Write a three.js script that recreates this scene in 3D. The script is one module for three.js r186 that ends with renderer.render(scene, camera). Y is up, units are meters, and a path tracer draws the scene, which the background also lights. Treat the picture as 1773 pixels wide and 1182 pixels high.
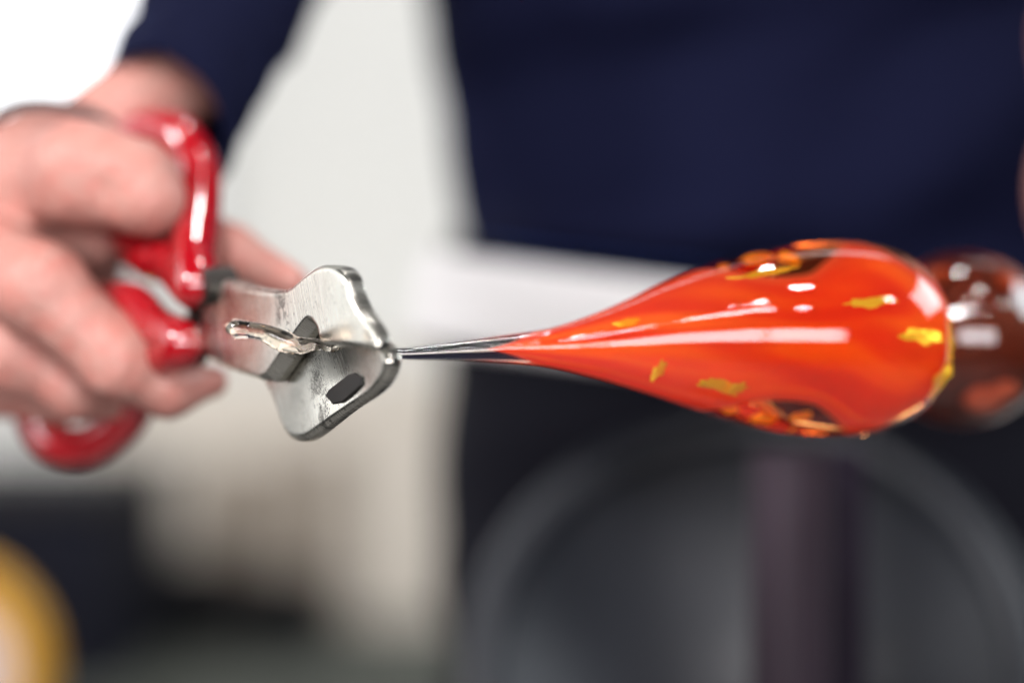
import * as THREE from 'three';
import { mergeGeometries, mergeVertices, toCreasedNormals } from 'three/addons/utils/BufferGeometryUtils.js';
import { RoundedBoxGeometry } from 'three/addons/geometries/RoundedBoxGeometry.js';
import { RectAreaLightUniformsLib } from 'three/addons/lights/RectAreaLightUniformsLib.js';
import { ImprovedNoise } from 'three/addons/math/ImprovedNoise.js';
RectAreaLightUniformsLib.init();

// ------------------------------------------------------------------ camera, light, exposure
const EYE = 1.15, CAM_Z = 0.6, SPAN = 0.25;                 // 25 cm of width is seen 60 cm from the lens
const scene = new THREE.Scene();
scene.background = new THREE.Color().setRGB(0.035, 0.037, 0.042);
scene.environment = null;
const camera = new THREE.PerspectiveCamera(2 * Math.atan(SPAN * 682 / 1024 / 2 / 0.6) * 180 / Math.PI, 1024 / 682, 0.02, 40);
camera.position.set(0, EYE, CAM_Z);
camera.lookAt(0, EYE, 0);
camera.focus = 0.606;
camera.userData.fStop = 2.2;
scene.add(camera);
const renderer = new THREE.WebGLRenderer({ antialias: true });
renderer.setSize(1024, 682);
renderer.toneMapping = THREE.LinearToneMapping;
renderer.toneMappingExposure = 0.42;
renderer.shadowMap.enabled = true;

const V = (x, y, z) => new THREE.Vector3(x, y, z);
// a point at depth z that stands where pixel (px, py) of the 1773 x 1182 photograph looks
const K = SPAN / 1773 / 0.6;
const P = (px, py, z = 0) => V((px - 886.5) * K * (CAM_Z - z), EYE - (py - 591) * K * (CAM_Z - z), z);
const S = (px, z = 0) => px * K * (CAM_Z - z);               // size in metres of so many pixels at that depth
const noise = new ImprovedNoise();
const nz = (x, y, z) => noise.noise(x + 31.7, y + 11.3, z + 57.1);
let seed = 7;
const rnd = () => { seed = (seed * 1664525 + 1013904223) >>> 0; return seed / 4294967296; };

// ------------------------------------------------------------------ naming helpers
const taken = {};
function numbered(name) { const n = taken[name] = (taken[name] ?? -1) + 1; return n ? name + '_' + String(n).padStart(3, '0') : name; }
function tag(o, label, category, group) { o.userData.label = label; o.userData.category = category; if (group) o.userData.group = group; return o; }
function thing(name, label, category, at = V(0, 0, 0), group) {
  const g = new THREE.Group(); g.name = numbered(name); g.position.copy(at); scene.add(g); return tag(g, label, category, group);
}
// part of a thing: geometry is given in world coordinates and moved into the thing's own
function part(name, geometry, material, parent, label) {
  const m = new THREE.Mesh(geometry, material); m.name = name; m.castShadow = m.receiveShadow = true;
  if (parent) {
    const o = V(0, 0, 0); for (let p = parent; p && p !== scene; p = p.parent) o.add(p.position);
    geometry.translate(-o.x, -o.y, -o.z); parent.add(m);
  } else { m.name = numbered(name); scene.add(m); }
  if (label) m.userData.label = label;
  return m;
}
function structure(name, geometry, material) { const m = part(name, geometry, material, null); m.userData.kind = 'structure'; return m; }

// ------------------------------------------------------------------ textures and materials
function dataTex(n, fn, srgb, repeat = 1) {
  const a = new Uint8Array(n * n * 4);
  for (let y = 0; y < n; y++) for (let x = 0; x < n; x++) { const c = fn(x / n, y / n); for (let k = 0; k < 3; k++) a[(y * n + x) * 4 + k] = Math.max(0, Math.min(255, 255 * (c.length ? c[k] : c))); a[(y * n + x) * 4 + 3] = 255; }
  const t = new THREE.DataTexture(a, n, n); t.wrapS = t.wrapT = THREE.RepeatWrapping; t.magFilter = t.minFilter = THREE.LinearFilter;
  t.repeat.set(repeat, repeat); if (srgb) t.colorSpace = THREE.SRGBColorSpace; t.needsUpdate = true; return t;
}
const rgb = (r, g, b) => new THREE.Color().setRGB(r, g, b);
const std = (c, rough, more = {}) => new THREE.MeshStandardMaterial({ color: rgb(...c), roughness: rough, ...more });
const phys = (c, rough, more = {}) => new THREE.MeshPhysicalMaterial({ color: rgb(...c), roughness: rough, ...more });

// brushed and pitted tool steel: fine lines along v, dark specks in bands; one tile is 40 mm
const scratch = new Float32Array(512), pits = new Float32Array(512 * 512);
for (let i = 0; i < 512; i++) scratch[i] = rnd();
for (let k = 0; k < 6500; k++) {
  const band = rnd() < 0.86 ? 0.65 + 0.10 * (rnd() + rnd() - 1) : rnd(), x = Math.floor(band * 512) & 511, y = Math.floor(rnd() * 512), l = 1 + Math.floor(rnd() * 6), d = 0.2 + 0.5 * rnd();
  if (nz(x * 0.03, y * 0.012, 9) + 0.5 * nz(x * 0.2, y * 0.05, 3) < -0.05) continue;
  for (let j = 0; j < l; j++) for (const e of [0, 1, 2]) if (e < 0.6 + d * 2.4) pits[((y + j) & 511) * 512 + ((x + e + (j >> 2)) & 511)] = d;
}
const steelAt = (u, v) => {
  const x = (u * 512) & 511, y = (v * 512) & 511;
  return { s: scratch[(x + Math.floor(6 * nz(0, v * 2, 3))) & 511] * 0.6 + 0.4 * (0.5 + nz(u * 60, v * 5, 1)), p: pits[y * 512 + x], l: nz(u * 6, v * 6, 2) };
};
const steelColor = dataTex(512, (u, v) => { const q = steelAt(u, v), c = 0.86 + 0.05 * q.l - 0.05 * q.s - 0.75 * q.p; return [c, c * 0.995, c * 0.965]; }, true, 25);
const steelRough = dataTex(512, (u, v) => { const q = steelAt(u, v); return 0.5 + 0.25 * q.s + 0.5 * q.p + 0.2 * q.l; }, false, 25);
const steelBump = dataTex(512, (u, v) => { const q = steelAt(u, v); return 0.55 + 0.25 * q.s - 0.5 * q.p; }, false, 25);
const M = {
  steel: phys([0.80, 0.79, 0.76], 0.42, { metalness: 1, map: steelColor, roughnessMap: steelRough, bumpMap: steelBump, bumpScale: 0.00004 }),
  polished: phys([0.78, 0.77, 0.74], 0.2, { metalness: 1 }),
  darkSteel: phys([0.06, 0.055, 0.05], 0.35, { metalness: 0.9 }),
  reflectionDark: phys([0.012, 0.011, 0.010], 0.35, { specularIntensity: 0.3 }),
  redGrip: phys([0.25, 0.002, 0.006], 0.14, { clearcoat: 1.0, clearcoatRoughness: 0.06 }),
  glass: phys([1, 1, 1], 0.0, { transmission: 1, thickness: 0.02, ior: 1.58, attenuationColor: rgb(0.90, 0.48, 0.22), attenuationDistance: 0.03 }),
  amber: phys([1, 1, 1], 0.0, { transmission: 1, thickness: 0.02, ior: 1.66, attenuationColor: rgb(0.75, 0.36, 0.2), attenuationDistance: 0.03 }),
  gold: phys([1.0, 0.60, 0.05], 0.32, { metalness: 0.8, emissive: rgb(1.0, 0.50, 0.01), emissiveIntensity: 0.35 }),  // golden tone with its own glow, for the painted glints in the drop
  umber: phys([0.12, 0.020, 0.009], 0.5),
  glowOrange: phys([0.55, 0.10, 0.03], 0.5),
  navy: phys([0.0038, 0.0046, 0.0162], 0.85, { specularIntensity: 0.08, sheen: 1, sheenColor: rgb(0.05, 0.10, 0.36), sheenRoughness: 0.35 }),
  trousers: phys([0.003, 0.003, 0.006], 0.9, { specularIntensity: 0.25 }),
  slate: phys([0.0085, 0.010, 0.014], 0.42, { specularIntensity: 0.65 }),
  post: phys([0.020, 0.012, 0.019], 0.6, { specularIntensity: 0.5 }),
  postDark: phys([0.007, 0.004, 0.010], 0.6, { specularIntensity: 0.2 }),
  wall: std([0.60, 0.60, 0.57], 0.9),
  pale: std([0.50, 0.455, 0.39], 0.8),
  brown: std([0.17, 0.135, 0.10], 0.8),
  benchTop: phys([0.50, 0.495, 0.49], 0.6),
  black: phys([0.004, 0.004, 0.005], 0.7, { specularIntensity: 0.15 }),
  charcoal: phys([0.016, 0.015, 0.015], 0.7, { specularIntensity: 0.25 }),
  greyTop: phys([0.05, 0.055, 0.046], 0.7, { specularIntensity: 0.4 }),
  yellow: phys([0.50, 0.25, 0.015], 0.4),
  lavender: std([0.36, 0.35, 0.42], 0.7),
  frame: std([0.7, 0.71, 0.72], 0.6),
  floor: std([0.16, 0.155, 0.15], 0.85),
  band: std([0.012, 0.018, 0.02], 0.6),
};
const skinTex = dataTex(256, (u, v) => { const a = nz(u * 8, v * 8, 4) + 0.5 * nz(u * 24, v * 24, 5), b = 0.5 * nz(u * 80, v * 80, 6); return [0.63 + 0.015 * a + 0.01 * b, 0.435 + 0.015 * b - 0.035 * a, 0.395 + 0.015 * b - 0.035 * a]; }, true, 25);
M.skin = phys([1, 1, 1], 0.5, { map: skinTex, specularIntensity: 0.6 });

const gripTex = dataTex(256, (u, v) => { const q = nz(u * 40, v * 5, 7) + 0.6 * nz(u * 90, v * 14, 8); return q > 0.42 ? 0.55 : 0.16 + 0.08 * nz(u * 12, v * 3, 9); }, false);
M.redGrip.roughness = 1; M.redGrip.roughnessMap = gripTex;
// coloured glass drawn out lengthwise: wisps of orange in red that follow the pull and twist a little
const coreTex = dataTex(512, (u, v) => { const a = (v + u * 0.25) * 6.283, c = Math.cos(a), d = Math.sin(a), w = nz(u * 3, c * 1.1, d * 1.1), q = Math.max(0, Math.min(1, 0.48 + 1.5 * nz(u * 2.6 + w, c * 1.7 + w, d * 1.7) + 0.28 * nz(u * 5, c * 4 + w * 2, d * 4) + 0.06 * nz(u * 12, c * 14, d * 14))); return [0.84 + 0.16 * q, 0.13 + 0.38 * q, 0.07 + 0.03 * q]; }, true);
M.core = phys([1, 1, 1], 1.0, { transmission: 0.5, map: coreTex, emissive: rgb(1.0, 0.085, 0.008), emissiveIntensity: 0.85 });

// ------------------------------------------------------------------ lamps and windows
function panel(w, h, at, towards, radiance, color) {
  const l = new THREE.RectAreaLight(rgb(...color), radiance, w, h); l.position.copy(at); l.lookAt(towards); return l;
}
function windowThing(name, label, w, h, at, towards, radiance, color, glow) {
  const t = thing(name, label, 'window', at); t.lookAt(towards);
  const pane = new THREE.Mesh(new THREE.BoxGeometry(w, h, 0.01), std([0.8, 0.82, 0.85], 0.4, { emissive: rgb(...color), emissiveIntensity: glow })); pane.name = 'pane'; t.add(pane);
  const f = 0.05, bars = [[w + 2 * f, f, 0, h / 2 + f / 2], [w + 2 * f, f, 0, -h / 2 - f / 2], [f, h, -w / 2 - f / 2, 0], [f, h, w / 2 + f / 2, 0]];
  for (const [bw, bh, x, y] of bars) { const b = new THREE.Mesh(new RoundedBoxGeometry(bw, bh, 0.06, 2, 0.008), M.frame); b.name = 'frame'; b.position.set(x, y, 0.01); t.add(b); }
  const l = new THREE.RectAreaLight(rgb(...color), radiance, w, h); l.name = 'light'; l.position.set(0, 0, 0.02); l.rotation.y = Math.PI; t.add(l);
  return t;
}
// RectAreaLight shines along its own -z; lookAt() of a Group turns +z to the target, so the light inside is turned round
windowThing('window', 'tall bright window on the wall at the left of the worker', 1.7, 1.3, V(-1.75, 1.75, -0.35), V(0, 1.25, 0.1), 2.1, [1.0, 1.0, 1.0], 1.4);
windowThing('window', 'overexposed white window behind the hand with the red handles', 0.62, 0.62, P(-60, -30, -1.44).add(V(-0.17, 0.13, 0)), P(-60, -30, 0).add(V(-0.17, 0.13, 0)).setZ(2), 4.0, [1.0, 1.0, 1.0], 2.4);
function stripLamp(label, w, h, at, towards, radiance, glow, color) {
  const t = thing('strip_lamp', label, 'lamp', at); t.lookAt(towards);
  const d = new THREE.Mesh(new RoundedBoxGeometry(w, h, 0.03, 2, 0.01), std([0.8, 0.8, 0.82], 0.5, { emissive: rgb(...color), emissiveIntensity: glow })); d.name = 'diffuser'; t.add(d);
  const b = new THREE.Mesh(new RoundedBoxGeometry(w + 0.04, h + 0.04, 0.05, 2, 0.01), M.frame); b.name = 'housing'; b.position.z = -0.035; t.add(b);
  const l = new THREE.RectAreaLight(rgb(...color), radiance, w, h); l.name = 'light'; l.position.z = 0.03; l.rotation.y = Math.PI; t.add(l);
}
stripLamp('longer white strip lamp in front of the worker, mirrored along the drop', 1.75, 0.52, V(-0.62, 1.31, 1.9), V(-0.62, 1.15, 0), 21, 8, [1, 0.97, 1]);
stripLamp('shorter white strip lamp in front of the worker, beside the longer one', 0.95, 0.52, V(0.78, 1.31, 1.9), V(0.78, 1.15, 0), 21, 8, [1, 0.97, 1]);
stripLamp('added strip lamp to brighten the pale wall', 1.6, 0.25, V(-0.1, 2.35, -0.9), V(-0.1, 1.2, -1.6), 4.5, 4, [1, 0.99, 0.97]);  // unseen lamp, added so the back wall gets brighter
stripLamp('small bright lamp above the hand with the red handles', 0.22, 0.15, V(-1.05, 1.95, 0.45), V(-0.15, 1.15, -0.08), 360, 30, [1, 0.98, 0.98]);
stripLamp('small bright lamp above the camera side of the left end of the bench', 0.20, 0.12, V(-0.25, 1.95, 1.0), V(-0.13, 1.12, -0.1), 360, 30, [1, 0.98, 0.98]);
stripLamp('short narrow strip lamp hanging above the camera side of the bench', 0.42, 0.07, V(0.12, 2.25, 1.35), V(0.05, 1.15, 0), 80, 15, [1, 0.95, 0.96]);
windowThing('window', 'bright bluish window high on the wall at the right of the worker', 1.1, 0.6, V(1.45, 1.95, -0.35), V(0.1, 1.15, -0.05), 17.0, [0.88, 0.95, 1.0], 4);
const lampSpots = [[0.12, 2.4, 1.0], [0.8, 2.4, 1.4], [0.45, 2.4, 0.45], [1.3, 2.4, 0.7], [0.1, 2.4, -0.3]];
let lampProto;
for (const [i, p] of lampSpots.entries()) {
  let t;
  if (!lampProto) {
    t = lampProto = thing('ceiling_lamp', 'small round white downlight above the workbench', 'lamp', V(...p), 'round downlights over the bench');
    const disc = new THREE.Mesh(new THREE.CylinderGeometry(0.045, 0.045, 0.012, 32), std([0.8, 0.8, 0.8], 0.4, { emissive: rgb(1, 0.95, 0.95), emissiveIntensity: 25 })); disc.name = 'diffuser'; t.add(disc);
    const ring = new THREE.Mesh(new THREE.TorusGeometry(0.052, 0.008, 10, 40), M.frame); ring.name = 'bezel'; ring.rotation.x = Math.PI / 2; t.add(ring);
    const l = new THREE.SpotLight(rgb(1, 0.95, 0.95), 1.7, 0, 1.2, 0.4); l.name = 'light'; l.shadow.radius = 2; l.position.y = -0.05; l.target.position.set(0, -1, 0); t.add(l); t.add(l.target);
  } else { t = lampProto.clone(); t.name = numbered('ceiling_lamp'); scene.add(t); t.position.set(...p); const l = t.children.find((c) => c.isSpotLight); l.target = t.children.find((c) => !c.isMesh && !c.isLight) ?? l.target; }
}

// ------------------------------------------------------------------ geometry helpers
// surface nets: meshes the zero level of f (negative inside) in a box; normals come from the gradient
function mesher(f, lo, hi, cell, uvOf) {
  const n = [0, 1, 2].map((k) => Math.max(2, Math.ceil((hi[k] - lo[k]) / cell) + 1)), [nx, ny, nzz] = n, F = new Float32Array(nx * ny * nzz);
  let o = 0;
  for (let z = 0; z < nzz; z++) for (let y = 0; y < ny; y++) for (let x = 0; x < nx; x++) F[o++] = f(lo[0] + x * cell, lo[1] + y * cell, lo[2] + z * cell);
  const id = new Int32Array(nx * ny * nzz).fill(-1), pos = [], idx = [], at = (x, y, z) => (z * ny + y) * nx + x;
  for (let z = 0; z < nzz - 1; z++) for (let y = 0; y < ny - 1; y++) for (let x = 0; x < nx - 1; x++) {
    let c = 0, sx = 0, sy = 0, sz = 0, mask = 0; const v = [];
    for (let k = 0; k < 8; k++) { v[k] = F[at(x + (k & 1), y + ((k >> 1) & 1), z + (k >> 2))]; if (v[k] < 0) mask |= 1 << k; }
    if (mask === 0 || mask === 255) continue;
    for (let k = 0; k < 8; k++) for (const b of [1, 2, 4]) if (!(k & b)) {
      const a = v[k], d = v[k | b]; if ((a < 0) === (d < 0)) continue;
      const t = a / (a - d); c++;
      sx += (k & 1) + (b === 1 ? t : 0); sy += ((k >> 1) & 1) + (b === 2 ? t : 0); sz += (k >> 2) + (b === 4 ? t : 0);
    }
    id[at(x, y, z)] = pos.length / 3;
    pos.push(lo[0] + (x + sx / c) * cell, lo[1] + (y + sy / c) * cell, lo[2] + (z + sz / c) * cell);
  }
  const quad = (a, b, c, d, flip) => { if (Math.min(a, b, c, d) < 0) return; if (flip) idx.push(a, c, b, a, d, c); else idx.push(a, b, c, a, c, d); };
  for (let z = 1; z < nzz - 1; z++) for (let y = 1; y < ny - 1; y++) for (let x = 1; x < nx - 1; x++) {
    const a = F[at(x, y, z)] < 0;
    if (a !== F[at(x + 1, y, z)] < 0) quad(id[at(x, y - 1, z - 1)], id[at(x, y, z - 1)], id[at(x, y, z)], id[at(x, y - 1, z)], !a);
    if (a !== F[at(x, y + 1, z)] < 0) quad(id[at(x - 1, y, z - 1)], id[at(x - 1, y, z)], id[at(x, y, z)], id[at(x, y, z - 1)], !a);
    if (a !== F[at(x, y, z + 1)] < 0) quad(id[at(x - 1, y - 1, z)], id[at(x, y - 1, z)], id[at(x, y, z)], id[at(x - 1, y, z)], !a);
  }
  const g = new THREE.BufferGeometry(), nor = new Float32Array(pos.length), uv = new Float32Array(pos.length / 3 * 2), e = cell * 0.6;
  for (let i = 0; i < pos.length; i += 3) {
    const [x, y, z] = [pos[i], pos[i + 1], pos[i + 2]];
    const gx = f(x + e, y, z) - f(x - e, y, z), gy = f(x, y + e, z) - f(x, y - e, z), gz = f(x, y, z + e) - f(x, y, z - e), l = Math.hypot(gx, gy, gz) || 1;
    nor[i] = gx / l; nor[i + 1] = gy / l; nor[i + 2] = gz / l;
    const q = uvOf ? uvOf(x, y, z) : [x + 0.6 * z, y + 0.4 * z]; uv[i / 3 * 2] = q[0]; uv[i / 3 * 2 + 1] = q[1];
  }
  g.setAttribute('position', new THREE.Float32BufferAttribute(pos, 3)); g.setAttribute('normal', new THREE.BufferAttribute(nor, 3)); g.setAttribute('uv', new THREE.BufferAttribute(uv, 2)); g.setIndex(idx);
  return g;
}
const smin = (a, b, k) => { const h = Math.max(k - Math.abs(a - b), 0) / k; return Math.min(a, b) - h * h * k * 0.25; };
const smax = (a, b, k) => -smin(-a, -b, k);
function capsule(A, B, ra, rb) {                              // tapered capsule distance
  const bx = B.x - A.x, by = B.y - A.y, bz = B.z - A.z, l2 = bx * bx + by * by + bz * bz || 1e-12;
  return (x, y, z) => { const ax = x - A.x, ay = y - A.y, az = z - A.z, t = Math.max(0, Math.min(1, (ax * bx + ay * by + az * bz) / l2)); return Math.hypot(ax - t * bx, ay - t * by, az - t * bz) - (ra + (rb - ra) * t); };
}
// chain of [px, py, z, radius in px] -> list of capsules
function chain(list) { const out = []; for (let i = 0; i + 1 < list.length; i++) { const [a, b] = [list[i], list[i + 1]]; out.push(capsule(P(a[0], a[1], a[2]), P(b[0], b[1], b[2]), S(a[3], a[2]), S(b[3], b[2]))); } return out; }
// tube round a curve with a radius that varies; ends are closed by the radius list going to zero
function sweep(points, radii, n = 200, sides = 48, squash = 1) {
  const c = new THREE.CatmullRomCurve3(points, false, 'centripetal'), pos = [], nor = [], uv = [], idx = [], R = (t) => { const s = t * (radii.length - 1), i = Math.min(radii.length - 2, Math.floor(s)), q = s - i, p0 = radii[Math.max(0, i - 1)], p1 = radii[i], p2 = radii[i + 1], p3 = radii[Math.min(radii.length - 1, i + 2)];
    return Math.max(0, 0.5 * (2 * p1 + (p2 - p0) * q + (2 * p0 - 5 * p1 + 4 * p2 - p3) * q * q + (3 * p1 - p0 - 3 * p2 + p3) * q * q * q)); };
  for (let i = 0; i <= n; i++) {
    const t = i / n, C = c.getPoint(t), T = c.getTangent(t).normalize(), up = Math.abs(T.y) > 0.9 ? V(0, 0, 1) : V(0, 1, 0), B = V().crossVectors(T, up).normalize(), N = V().crossVectors(B, T).normalize(), r = R(t);
    const len = c.getPoint(Math.min(1, t + 1e-3)).distanceTo(c.getPoint(Math.max(0, t - 1e-3))) || 1e-9, dr = (R(Math.min(1, t + 1e-3)) - R(Math.max(0, t - 1e-3))) / len;
    for (let j = 0; j <= sides; j++) {
      const a = j / sides * Math.PI * 2, d = V().addScaledVector(B, Math.cos(a)).addScaledVector(N, Math.sin(a) * squash), p = C.clone().addScaledVector(d, Math.max(r, 1e-6));
      pos.push(p.x, p.y, p.z); const m = d.clone().addScaledVector(T, -dr).normalize(); nor.push(m.x, m.y, m.z); uv.push(t, j / sides);
    }
  }
  for (let i = 0; i < n; i++) for (let j = 0; j < sides; j++) { const a = i * (sides + 1) + j, b = a + sides + 1; idx.push(a, b, a + 1, b, b + 1, a + 1); }
  const g = new THREE.BufferGeometry(); g.setAttribute('position', new THREE.Float32BufferAttribute(pos, 3)); g.setAttribute('normal', new THREE.Float32BufferAttribute(nor, 3)); g.setAttribute('uv', new THREE.Float32BufferAttribute(uv, 2)); g.setIndex(idx); return g;
}
const block = (w, h, d, at, r = 0.004) => new RoundedBoxGeometry(w, h, d, 3, Math.min(r, w / 3, h / 3, d / 3)).translate(at.x, at.y, at.z);
// a rounded block whose front face fills these pixels at depth z
function front(x0, y0, x1, y1, z, depth, r) { const a = P(x0, y0, z), b = P(x1, y1, z); return block(b.x - a.x, a.y - b.y, depth, V((a.x + b.x) / 2, (a.y + b.y) / 2, z - depth / 2), r); }

// ------------------------------------------------------------------ the room behind
structure('wall', block(5, 3, 0.1, V(0, 1.5, -1.56)), M.wall);
structure('floor', block(5, 0.1, 5, V(0, -0.05, 0.5)), M.floor);
{
  const z = -1.15, t = thing('cabinet', 'pale grey cabinet with two brown strips of painted shade behind the shears', 'cabinet', P(480, 1000, z).setY(0));
  const a = P(150, 700, z), b = P(790, 1182, z), w = b.x - a.x, top = P(480, 630, z).y;
  part('body', block(w, top, 0.3, V((a.x + b.x) / 2, top / 2, z - 0.16)), M.pale, t);
  part('panel', front(368, 790, 475, 1300, z, 0.02), M.brown, t);  // both brown strips put shaded gaps into the colour
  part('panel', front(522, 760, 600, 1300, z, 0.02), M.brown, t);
}
{
  const z = -0.95, t = thing('workbench', 'grey workbench behind the hand with dark boxes on it', 'workbench', P(430, 1150, z).setY(0));
  const top = P(430, 1135, z).y, c = P(330, 1135, z).x;
  part('worktop', block(0.7, 0.03, 0.34, V(c, top - 0.015, z - 0.02)), M.greyTop, t);
  for (const sx of [-1, 1]) for (const sz of [-1, 1]) part('leg', block(0.05, top - 0.03, 0.05, V(c + sx * 0.31, (top - 0.03) / 2, z - 0.02 + sz * 0.13)), M.charcoal, t);
  const box = (x0, y0, x1, zz, m, label) => { const g = front(x0, y0, x1, 1140, zz, 0.12, 0.01); tag(part('box', g, m, null), label, 'box'); };
  box(215, 985, 375, z - 0.02, M.black, 'black box on the grey workbench, next to the dark cabinet');
  box(432, 1015, 560, z - 0.0, M.black, 'smaller black box on the grey workbench, below the shears');
  box(378, 1000, 430, z - 0.05, M.charcoal, 'narrow charcoal box between two black boxes on the workbench');
}
{
  const z = -0.8, t = thing('tool_chest', 'dark navy tool chest below the hand at the left', 'tool chest', P(60, 1000, z).setY(0));
  const a = P(-160, 815, z), b = P(195, 815, z), h = a.y;
  part('body', block(b.x - a.x, h - 0.02, 0.25, V((a.x + b.x) / 2, (h - 0.02) / 2, z - 0.13)), phys([0.005, 0.0055, 0.010], 0.7, { specularIntensity: 0.15 }), t);
  part('lid', block(b.x - a.x + 0.01, 0.018, 0.26, V((a.x + b.x) / 2, h - 0.009, z - 0.13)), M.charcoal, t);
}
{
  const z = -0.62, c = P(-112, 1155, z), R = S(138, z), t = thing('hose_reel', 'yellow round reel with pale centre in front of the dark chest', 'reel', c.clone());
  const ring = new THREE.TorusGeometry(R, S(58, z), 24, 64); ring.rotateY(0.35); ring.translate(c.x, c.y, c.z); part('rim', ring, M.yellow, t);
  const hub = new THREE.CylinderGeometry(R * 0.85, R * 0.85, 0.03, 48); hub.rotateX(Math.PI / 2); hub.rotateY(0.35); hub.translate(c.x, c.y, c.z); part('hub', hub, M.lavender, t);
  const foot = block(0.1, c.y - R, 0.08, V(c.x, (c.y - R) / 2, c.z)); part('stand', foot, M.charcoal, t);
}

// ------------------------------------------------------------------ the person: trousers, jacket, hands
const person = thing('person', 'person in a dark navy jacket holding red-handled shears in one hand', 'person', V(0.1, 0, -0.3));
function folds(x, y, z) { return 0.012 * nz(x * 4 + y * 6, y * 13 - x * 6, z * 5) + 0.006 * nz(x * 12 + y * 9, y * 30 - x * 12, z * 10); }
{
  const z = -0.34, body = chain([[1170, -900, z, 490], [1250, 0, z, 475], [1240, 200, z, 440], [1240, 700, z, 455]]).concat(chain([[1600, -700, z, 400], [1600, 700, z, 430]]));
  const flat = (x, y, zz) => { const Z = z + (zz - z) * 1.6; let d = 1e9; for (const c of body) d = smin(d, c(x, y, Z), 0.03); return d; };
  const hem = P(0, 455, z + 0.09).y;
  const f = (x, y, zz) => smax(flat(x, y, zz) + folds(x, y, zz) * (0.5 + 3.0 * Math.max(0, Math.min(1, (zz + 0.33) / 0.06))), hem - 0.012 * (x - 0.05) / 0.1 - y, 0.012);
  part('jacket', mesher(f, [-0.12, 0.98, -0.52], [0.36, 1.62, -0.16], 0.0065), M.navy, person);
  const legs = chain([[1170, 430, -0.43, 400], [1105, 900, -0.43, 330], [1105, 2300, -0.43, 300]]).concat(chain([[1500, 430, -0.43, 400], [1560, 900, -0.43, 330], [1600, 2300, -0.43, 300]]));
  const lf = (x, y, zz) => { let d = 1e9; for (const c of legs) d = smin(d, c(x, y, zz), 0.03); return smax(d + 0.5 * folds(x, y, zz), y - (hem + 0.02), 0.01); };
  part('trousers', mesher(lf, [-0.16, 0.6, -0.58], [0.42, 1.2, -0.28], 0.009), M.trousers, person);
}
{
  // sleeve: an open cloth tube that ends in a loose cuff
  const A = P(290, 205, -0.125), dirs = [P(290, 205, -0.125), P(345, 95, -0.16), P(415, -40, -0.2), P(560, -330, -0.27), P(760, -620, -0.33)], rad = [S(138, -0.125), S(136, -0.16), S(150, -0.2), S(190, -0.27), S(230, -0.33)];
  const c = new THREE.CatmullRomCurve3(dirs), n = 90, sides = 72, pos = [], idx = [];
  const skew = P(385, 335, -0.125).sub(P(190, 110, -0.125)).normalize();
  for (const inner of [0, 1]) for (let i = 0; i <= n; i++) for (let j = 0; j < sides; j++) {
    const t = inner ? (1 - i / n) * 0.6 : i / n, a = j / sides * Math.PI * 2, C = c.getPoint(t), T = c.getTangent(t), s = t * 4, k = Math.min(3, Math.floor(s)), r = rad[k] + (rad[k + 1] - rad[k]) * (s - k);
    const across = skew.clone().lerp(V().crossVectors(T, V(0, 0, 1)).normalize(), Math.min(1, t * 3)).normalize(), deep = V().crossVectors(across, T).normalize();
    const w = 1 + 0.10 * nz(Math.cos(a) * 1.2 + t * 3, Math.sin(a) * 1.2, t * 9) + 0.05 * nz(Math.cos(a) * 3, t * 22, Math.sin(a) * 3) * Math.min(1, t * 8);
    const p = C.addScaledVector(across, Math.cos(a) * (r * w - inner * 0.0025)).addScaledVector(deep, Math.sin(a) * 0.8 * (r * w - inner * 0.0025)); pos.push(p.x, p.y, p.z);
  }
  // outer rows run cuff -> shoulder, inner rows shoulder -> cuff: joined at the cuff by wrapping round
  const rows = 2 * (n + 1);
  for (let i = 0; i < rows; i++) { if (i === n) continue; for (let j = 0; j < sides; j++) { const a = i * sides + j, b = i * sides + (j + 1) % sides, d = ((i + 1) % rows) * sides + j, e = ((i + 1) % rows) * sides + (j + 1) % sides; idx.push(a, d, b, b, d, e); } }
  const g = new THREE.BufferGeometry(); g.setAttribute('position', new THREE.Float32BufferAttribute(pos, 3)); g.setIndex(idx); g.computeVertexNormals();
  part('sleeve', g, M.navy, person);
}
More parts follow.
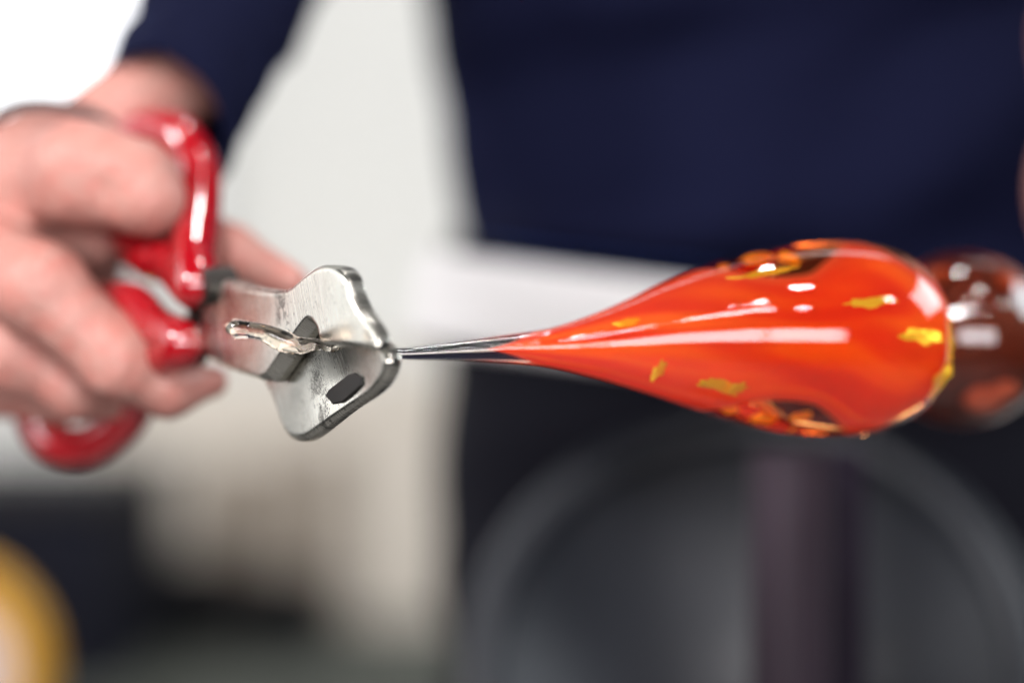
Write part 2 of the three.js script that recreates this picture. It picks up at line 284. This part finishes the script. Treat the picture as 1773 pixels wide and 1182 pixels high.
{
  const thumb = chain([[55, 275, -0.125, 80], [60, 335, -0.105, 92], [150, 304, -0.085, 90], [232, 322, -0.077, 76], [262, 350, -0.072, 60]]);
  const wrist = chain([[345, 130, -0.15, 74], [228, 200, -0.135, 76], [95, 312, -0.13, 108]]);
  const palm = chain([[60, 380, -0.135, 120], [-40, 470, -0.125, 130]]).concat(chain([[100, 480, -0.15, 110], [20, 600, -0.14, 100]]));
  const dents = [[P(188, 318, -0.07), 0.0022, 0.006], [P(45, 335, -0.09), 0.0022, 0.008], [P(120, 395, -0.09), 0.0025, 0.007]];
  const web = chain([[70, 400, -0.11, 75], [165, 420, -0.105, 46]]);
  const fingers = [
    [[180, 380, -0.165, 80], [290, 390, -0.125, 58], [400, 440, -0.095, 46], [505, 490, -0.085, 31]],                        // index, along the back of the tool
    [[-40, 450, -0.09, 90], [70, 500, -0.07, 76], [210, 628, -0.066, 62], [290, 672, -0.07, 45], [368, 660, -0.075, 29]],     // middle, curled round the lower handle
    [[-60, 540, -0.105, 80], [30, 610, -0.085, 70], [130, 672, -0.085, 52], [215, 690, -0.095, 38]],
    [[-90, 610, -0.12, 70], [-10, 660, -0.105, 56], [90, 690, -0.105, 42], [160, 690, -0.115, 32]],
  ].map(chain);
  const f = (x, y, z) => {
    let d = 1e9; for (const c of wrist) d = smin(d, c(x, y, z), 0.012); for (const c of palm) d = smin(d, c(x, y, z), 0.016);
    let th = 1e9; for (const c of thumb) th = smin(th, c(x, y, z), 0.006); d = smin(d, th, 0.010);
    let w = 1e9; for (const c of web) w = smin(w, c(x, y, z), 0.006); d = smin(d, w, 0.007);
    for (const fi of fingers) { let q = 1e9; for (const c of fi) q = smin(q, c(x, y, z), 0.005); d = smin(d, q, 0.0035); }
    for (const [D, a, w] of dents) d += a * Math.exp(-((x - D.x) ** 2 + (y - D.y) ** 2 + (z - D.z) ** 2) / (w * w));
    return d + 0.0006 * nz(x * 90, y * 90, z * 90) + 0.00025 * nz(x * 300, y * 300, z * 300);
  };
  part('hand', mesher(f, [-0.205, 1.09, -0.205], [-0.045, 1.275, -0.035], 0.0018), M.skin, person);
  const bc = P(100, 236, -0.128), band = new THREE.TorusGeometry(S(112, -0.128), 0.0017, 12, 72);
  band.applyQuaternion(new THREE.Quaternion().setFromUnitVectors(V(0, 0, 1), V(0.08, 0.9, -0.42).normalize())); band.translate(bc.x, bc.y, bc.z); part('dark_band', band, M.band, person);  // thin dark ring around the wrist
  // the other forearm, seen only as a soft edge at the right
  const arm = chain([[2110, -420, -0.26, 150], [1945, 60, -0.22, 120], [1910, 330, -0.2, 95], [1930, 520, -0.17, 120]]);
  part('forearm', mesher((x, y, z) => { let d = 1e9; for (const c of arm) d = smin(d, c(x, y, z), 0.02); return d; }, [0.1, 1.1, -0.32], [0.32, 1.42, -0.08], 0.004), M.skin, person);
}

// ------------------------------------------------------------------ bench plate, round dish, post
{
  const z = -0.25, a = P(715, 512, z), b = P(1230, 578, z);
  const g = new RoundedBoxGeometry(a.distanceTo(b), S(160, z), 0.012, 4, 0.004); g.rotateZ(Math.atan2(b.y - a.y, b.x - a.x)); g.translate((a.x + b.x) / 2, (a.y + b.y) / 2, z);
  tag(part('bench_rail', g, M.benchTop, null), 'pale grey flat bench rail behind the thin neck of the glass', 'bench rail');
}
{
  const z = -0.27, c = P(1300, 1150, z), R = S(470, z), t = thing('basin', 'large dark grey round basin with rolled rim below the glass drop', 'basin', c.clone());
  const tilt = (g) => { g.rotateX(Math.PI / 2 - 0.55); g.rotateY(-0.1); g.translate(c.x, c.y, c.z); return g; };
  part('rim', tilt(new THREE.TorusGeometry(R, S(34, z), 24, 120).rotateX(Math.PI / 2)), M.slate, t);
  const prof = []; for (let i = 0; i <= 24; i++) { const q = i / 24; prof.push(new THREE.Vector2(R * q, -R * 0.45 * (1 - q * q))); } for (let i = 24; i >= 0; i--) { const q = i / 24; prof.push(new THREE.Vector2(R * q, -R * 0.45 * (1 - q * q) - 0.004)); }
  part('bowl', tilt(new THREE.LatheGeometry(prof, 96)), M.slate, t);
}
{
  const z = -0.17, p0 = P(1385, 760, z), t = thing('post', 'dark brown metal post standing below the glass drop', 'post', V(p0.x, 0, z));
  const r = S(88, z), h = p0.y - 0.004;
  part('tube', new THREE.CylinderGeometry(r * 0.78, r * 0.78, h, 48).translate(p0.x - r * 0.2, h / 2, z), M.post, t);
  part('conduit', new THREE.CylinderGeometry(r * 0.14, r * 0.14, h, 24).translate(p0.x - r * 0.15, h / 2, z + r * 0.88), M.post, t);
  part('backing', block(r * 1.2, h, 0.012, V(p0.x + r * 0.95, h / 2, z - 0.03)), M.postDark, t);
  part('foot', block(0.2, 0.02, 0.2, V(p0.x, 0.01, z)), M.postDark, t);
}

// ------------------------------------------------------------------ diamond shears
{
  const TH = 57 * Math.PI / 180, O = P(545, 590, 0.0), U = V(Math.cos(TH), 0, Math.sin(TH)), N = V(-Math.sin(TH), 0, Math.cos(TH));
  const basis = new THREE.Matrix4().makeBasis(U, V(0, 1, 0), N).setPosition(O);
  // where the ray through a pixel meets the plane that lies w metres in front of the blade's face plane
  const E = V(0, EYE, CAM_Z);
  const on = (px, py, w) => { const d = P(px, py, 0).sub(E), q = O.clone().addScaledVector(N, w), t = q.sub(E).dot(N) / d.dot(N), h = E.clone().addScaledVector(d, t).sub(O); return [h.dot(U), h.y]; };
  const t = thing('shears', 'steel shears with red loop handles gripping the thin glass neck', 'shears', O.clone());
  const smooth = (pts, w, corners = []) => {             // closed outline through the pixels, cut at sharp corners
    const q = pts.map(([x, y]) => { const [a, b] = on(x, y, w); return V(a, b, 0); }), n = q.length, out = [];
    for (let i = 0; i < n; i++) {
      const p1 = q[i], p2 = q[(i + 1) % n], p0 = corners.includes(i) ? p1 : q[(i + n - 1) % n], p3 = corners.includes((i + 1) % n) ? p2 : q[(i + 2) % n];
      const c = new THREE.CatmullRomCurve3([p0.distanceTo(p1) < 1e-9 ? p1.clone().multiplyScalar(2).sub(p2) : p0, p1, p2, p3.distanceTo(p2) < 1e-9 ? p2.clone().multiplyScalar(2).sub(p1) : p3], false, 'centripetal');
      for (let k = 0; k < 5; k++) out.push(c.getPoint((1 + k / 5) / 3));
    }
    const sharp = corners.map((i) => i * 5);
    for (let pass = 0; pass < 4; pass++) { const old = out.map((p) => p.clone()); out.forEach((p, i) => { if (sharp.every((c) => Math.min(Math.abs(c - i), out.length - Math.abs(c - i)) > 1)) p.multiplyScalar(0.4).addScaledVector(old[(i + out.length - 1) % out.length], 0.3).addScaledVector(old[(i + 1) % out.length], 0.3); }); }
    return out;
  };
  function outlineDistance(poly) {
    return (x, y) => {
      let d = 1e9, s = 1;
      for (let i = 0, j = poly.length - 1; i < poly.length; j = i++) {
        const a = poly[i], b = poly[j], ex = b.x - a.x, ey = b.y - a.y, wx = x - a.x, wy = y - a.y, h = Math.max(0, Math.min(1, (wx * ex + wy * ey) / (ex * ex + ey * ey || 1e-12))), qx = wx - ex * h, qy = wy - ey * h;
        d = Math.min(d, qx * qx + qy * qy);
        const c1 = y >= a.y, c2 = y < b.y, c3 = ex * wy > ey * wx; if ((c1 && c2 && c3) || (!c1 && !c2 && !c3)) s = -s;
      }
      return s * Math.sqrt(d);
    };
  }
  function blade(poly, w0, thick, dish, chamfer) {
    const D = outlineDistance(poly), xs = poly.map((p) => p.x), ys = poly.map((p) => p.y), cell = 0.00045, pad = 0.002;
    const lo = [Math.min(...xs) - pad, Math.min(...ys) - pad, w0 - thick - pad], hi = [Math.max(...xs) + pad, Math.max(...ys) + pad, w0 + pad + 0.002];
    const cache = new Map(), d2 = (x, y) => { const k = Math.round(x * 2e5) * 1e6 + Math.round(y * 2e5); let d = cache.get(k); if (d === undefined) cache.set(k, d = D(x, y)); return d; };
    const f = (x, y, z) => {
      const d = d2(x, y), face = z - w0 - dish(x, y, d), ch = chamfer(x, y);
      let r = smax(d, face, 0.0006); r = smax(r, w0 - thick - z, 0.0006);
      return smax(r, (d + face + ch) * 0.7071, 0.0004);
    };
    const g = mesher(f, lo, hi, cell, (x, y) => [x * Math.cos(0.35) + y * Math.sin(0.35), -x * Math.sin(0.35) + y * Math.cos(0.35)]);
    g.applyMatrix4(basis); return g;
  }
  const up = smooth([[378, 484], [425, 497], [470, 503], [497, 500], [520, 480], [543, 462], [562, 458], [582, 464], [594, 482], [601, 508], [614, 537], [631, 562], [643, 588], [642, 607], [606, 602], [560, 597], [551, 592], [547, 572], [541, 563], [533, 563], [521, 575], [500, 607], [461, 662], [430, 651], [390, 640], [352, 622], [330, 604], [334, 565], [348, 515]], 0, [0, 13, 22, 26]);
  const cutA = on(461, 662, 0), cutB = on(530, 563, 0);
  const nearCut = (x, y) => { const ex = cutB[0] - cutA[0], ey = cutB[1] - cutA[1], h = Math.max(0, Math.min(1, ((x - cutA[0]) * ex + (y - cutA[1]) * ey) / (ex * ex + ey * ey))), d = Math.hypot(x - cutA[0] - h * ex, y - cutA[1] - h * ey); return Math.max(0, 1 - d / 0.004); };
  const front = blade(up, 0, 0.0056, (x, y) => -0.0014 * Math.max(0, Math.min(1, (-0.022 - x) / 0.03)) ** 2 - 0.0012 * Math.max(0, Math.min(1, (x - 0.002) / 0.02)) ** 2 + 0.0003 * nz(x * 40, y * 40, 1), (x, y) => 0.0009 + 0.0022 * nearCut(x, y));
  part('blade', front, M.steel, t);
  const w1 = -0.0059;
  const low = smooth([[452, 655], [463, 678], [474, 702], [482, 730], [494, 755], [512, 764], [530, 760], [560, 738], [600, 706], [640, 681], [662, 655], [671, 625], [660, 596], [630, 584], [585, 580], [556, 566], [530, 572], [490, 612], [462, 640]], w1, []);
  const rec = on(592, 672, w1);
  const back = blade(low, w1, 0.0042, (x, y, d) => -0.0016 * Math.exp(-(((x - rec[0]) / 0.014) ** 2 + ((y - rec[1] - 0.002) / 0.009) ** 2)) + 0.0003 * nz(x * 40, y * 40, 5), () => 0.0012);
  part('blade', back, M.steel, t);
  // dark reflection built as a coloured pocket in the lower blade
  const patch = smooth([[561, 684], [565, 677], [598, 651], [608, 648], [620, 655], [621, 665], [588, 694], [572, 697]], w1, [0, 1, 2, 3, 4, 5, 6, 7]);
  const sh = new THREE.Shape(patch.map((p) => new THREE.Vector2(p.x, p.y)));
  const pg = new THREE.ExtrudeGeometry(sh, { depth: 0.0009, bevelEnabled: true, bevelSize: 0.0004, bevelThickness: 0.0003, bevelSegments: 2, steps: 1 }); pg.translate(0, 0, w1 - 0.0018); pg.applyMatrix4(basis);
  part('dark_reflection', pg, M.reflectionDark, t, 'painted dark reflection on the lower blade');
  // dark collar where the red coating begins
  const col = [[380, 484], [366, 492], [350, 515], [338, 555], [332, 600], [345, 622]].map(([x, y]) => { const [a, b] = on(x, y, -0.004); return V(a, b, -0.004).applyMatrix4(basis); });
  part('collar', new THREE.TubeGeometry(new THREE.CatmullRomCurve3(col), 60, 0.0026, 16), M.darkSteel, t);
  const nub = new THREE.CylinderGeometry(0.0052, 0.0058, 0.009, 28, 1).rotateX(Math.PI / 2); { const [a, b] = on(374, 497, -0.004); nub.translate(a, b, -0.0035); } nub.applyMatrix4(basis); part('pivot_bolt', nub, M.darkSteel, t);
  const loop = (pts, r) => { const c = new THREE.CatmullRomCurve3(pts.map(([x, y, z]) => P(x, y, z)), true, 'centripetal'); return new THREE.TubeGeometry(c, 220, r, 28, true); };
  part('handle', loop([[342, 496, -0.055], [334, 445, -0.064], [343, 360, -0.08], [340, 288, -0.092], [300, 232, -0.1], [240, 235, -0.108], [205, 300, -0.112], [215, 390, -0.1], [255, 440, -0.085], [300, 458, -0.072]], 0.0064), M.redGrip, t);
  part('handle', loop([[318, 596, -0.056], [285, 618, -0.064], [245, 680, -0.09], [205, 738, -0.1], [145, 772, -0.105], [85, 760, -0.108], [55, 700, -0.108], [85, 620, -0.1], [160, 545, -0.09], [225, 525, -0.075], [268, 566, -0.066]], 0.0060), M.redGrip, t);
}

// ------------------------------------------------------------------ hot glass drop with its drawn-out neck
{
  const zAt = (x) => -0.004 - (x - 545) * 0.000141 * 0.36;
  const prof = [[545, 596, 10], [600, 606, 8], [690, 612, 9.5], [800, 607, 17], [900, 603, 26], [960, 602, 35], [1040, 598.5, 58], [1100, 595, 80], [1160, 591, 104], [1220, 588.5, 126], [1290, 587, 150], [1350, 586.5, 161], [1420, 587, 168], [1490, 586, 166], [1540, 585, 154], [1577, 585, 132], [1602, 585, 100], [1616, 585, 60], [1622, 585, 0]];
  const tail = [[394, 578, 0.004, 0], [397, 573, 0.004, 11], [407, 570, 0.004, 17], [430, 571, 0.003, 15], [456, 576, 0.001, 15], [490, 590, -0.001, 19], [520, 598, -0.002, 15]];
  const pts = [...tail.map(([x, y, z]) => P(x, y, z)), ...prof.map(([x, y]) => P(x, y, zAt(x)))], rad = [...tail.map(([, , z, r]) => S(r, z)), ...prof.map(([x, , r]) => S(r, zAt(x)))];
  const t = thing('glass_drop', 'glowing orange glass drop drawn out to a thin neck', 'glass drop', P(1420, 587, zAt(1420)));
  part('casing', sweep(pts, rad, 520, 96), M.glass, t);
  const core = [[840, 605, 0], [900, 603, 10], [960, 602, 27], [1040, 598, 46], [1100, 595, 64], [1160, 591, 79], [1220, 588, 84], [1280, 586, 76], [1340, 586, 66], [1400, 586, 68], [1440, 585, 82], [1480, 585, 98], [1515, 585, 92], [1548, 585, 70], [1578, 585, 46], [1597, 585, 24], [1606, 585, 0]];
  part('glowing_core', sweep(core.map(([x, y]) => P(x, y, zAt(x))), core.map(([x, , r]) => S(r, zAt(x))), 220, 72), M.core, t);
  // chips of golden, glowing matter that imitates light refracted in the drop: [px, py, length, width, material, turn]
  const radiusAt = (x) => { for (let k = 0; k + 1 < prof.length; k++) if (x <= prof[k + 1][0]) { const q = (x - prof[k][0]) / (prof[k + 1][0] - prof[k][0]); return [prof[k][1] + (prof[k + 1][1] - prof[k][1]) * q, prof[k][2] + (prof[k + 1][2] - prof[k][2]) * q]; } return [585, 0]; };
  const glints = [[1336, 447, 38, 15, 'gold', 0], [1277, 462, 19, 13, 'gold', -0.3], [1218, 484, 20, 11, 'gold', -0.3], [1375, 450, 24, 12, 'gold', 0.1], [1040, 549, 34, 9, 'gold', -0.35], [1082, 540, 30, 14, 'gold', -0.5], [1070, 560, 24, 8, 'gold', -0.1], [1212, 663, 40, 13, 'gold', 0.25], [1240, 668, 18, 11, 'gold', -0.5], [1338, 722, 31, 14, 'gold', 0], [1285, 711, 22, 11, 'gold', 0.2], [1392, 716, 26, 11, 'gold', -0.1], [1394, 740, 9, 9, 'gold', 0], [1578, 655, 20, 40, 'gold', 0.35], [1590, 596, 13, 32, 'gold', -0.1], [1530, 583, 44, 12, 'gold', 0.1], [1116, 640, 10, 22, 'gold', 0.3], [1290, 480, 60, 8, 'gold', -0.1], [1440, 528, 50, 8, 'gold', -0.05]];
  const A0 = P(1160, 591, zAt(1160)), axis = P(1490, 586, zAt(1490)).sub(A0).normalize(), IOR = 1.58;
  for (const [x, y, l, w, m, turn] of glints) {
    // the imitated glint lies in the clear layer, where the ray that enters the round glass at this height passes closest to the axis
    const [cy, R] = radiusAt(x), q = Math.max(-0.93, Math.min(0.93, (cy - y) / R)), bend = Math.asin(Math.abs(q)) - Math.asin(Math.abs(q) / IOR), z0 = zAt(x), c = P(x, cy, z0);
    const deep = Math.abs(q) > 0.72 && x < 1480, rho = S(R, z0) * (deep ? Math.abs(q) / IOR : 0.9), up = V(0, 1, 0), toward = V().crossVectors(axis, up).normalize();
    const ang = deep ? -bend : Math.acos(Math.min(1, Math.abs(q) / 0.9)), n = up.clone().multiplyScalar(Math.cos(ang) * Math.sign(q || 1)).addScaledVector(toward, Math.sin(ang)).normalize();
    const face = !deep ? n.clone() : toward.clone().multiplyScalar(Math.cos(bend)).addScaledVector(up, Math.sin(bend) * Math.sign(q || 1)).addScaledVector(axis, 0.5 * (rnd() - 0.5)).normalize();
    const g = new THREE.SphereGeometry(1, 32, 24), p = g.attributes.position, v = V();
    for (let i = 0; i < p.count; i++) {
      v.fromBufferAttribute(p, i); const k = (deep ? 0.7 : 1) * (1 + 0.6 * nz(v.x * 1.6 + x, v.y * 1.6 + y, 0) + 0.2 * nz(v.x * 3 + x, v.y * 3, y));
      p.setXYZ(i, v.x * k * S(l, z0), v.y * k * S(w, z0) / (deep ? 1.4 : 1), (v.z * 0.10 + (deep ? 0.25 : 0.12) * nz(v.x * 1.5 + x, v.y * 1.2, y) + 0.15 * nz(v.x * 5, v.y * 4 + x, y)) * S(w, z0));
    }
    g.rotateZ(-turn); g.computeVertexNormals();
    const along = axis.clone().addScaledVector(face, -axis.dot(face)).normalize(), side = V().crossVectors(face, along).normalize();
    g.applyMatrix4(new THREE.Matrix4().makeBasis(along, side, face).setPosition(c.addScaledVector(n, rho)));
    part('golden_glint', g, M[m], t);
  }
}
{
  const z = -0.10, c = P(1668, 588, z), r = S(152, z), t = thing('glass_globe', 'dark amber glass globe behind the right end of the drop', 'glass globe', c.clone());
  const g = new THREE.SphereGeometry(r, 128, 96), p = g.attributes.position, v = V();
  for (let i = 0; i < p.count; i++) { v.fromBufferAttribute(p, i); v.multiplyScalar(1 + 0.004 * nz(v.x * 40, v.y * 40, v.z * 40)); p.setXYZ(i, v.x, v.y, v.z); }
  g.computeVertexNormals(); g.translate(c.x, c.y, c.z); part('shell', g, M.amber, t);
  const k = new THREE.SphereGeometry(r * 0.60, 64, 48); k.translate(c.x, c.y, c.z); part('core', k, M.umber, t);
  for (const [dx, dy, dz, q] of [[0.12, -0.58, 0.45, 0.16], [0.3, -0.5, 0.5, 0.12], [-0.3, 0.62, 0.3, 0.10], [0.4, 0.55, 0.35, 0.12]]) { const b = new THREE.SphereGeometry(r * q, 24, 16); b.scale(1.3, 1, 0.6); b.translate(c.x + dx * r, c.y + dy * r, c.z + dz * r); part('glow_blob', b, M.glowOrange, t); }  // orange blobs put the globe's inner glow into the colour
}
renderer.render(scene, camera);
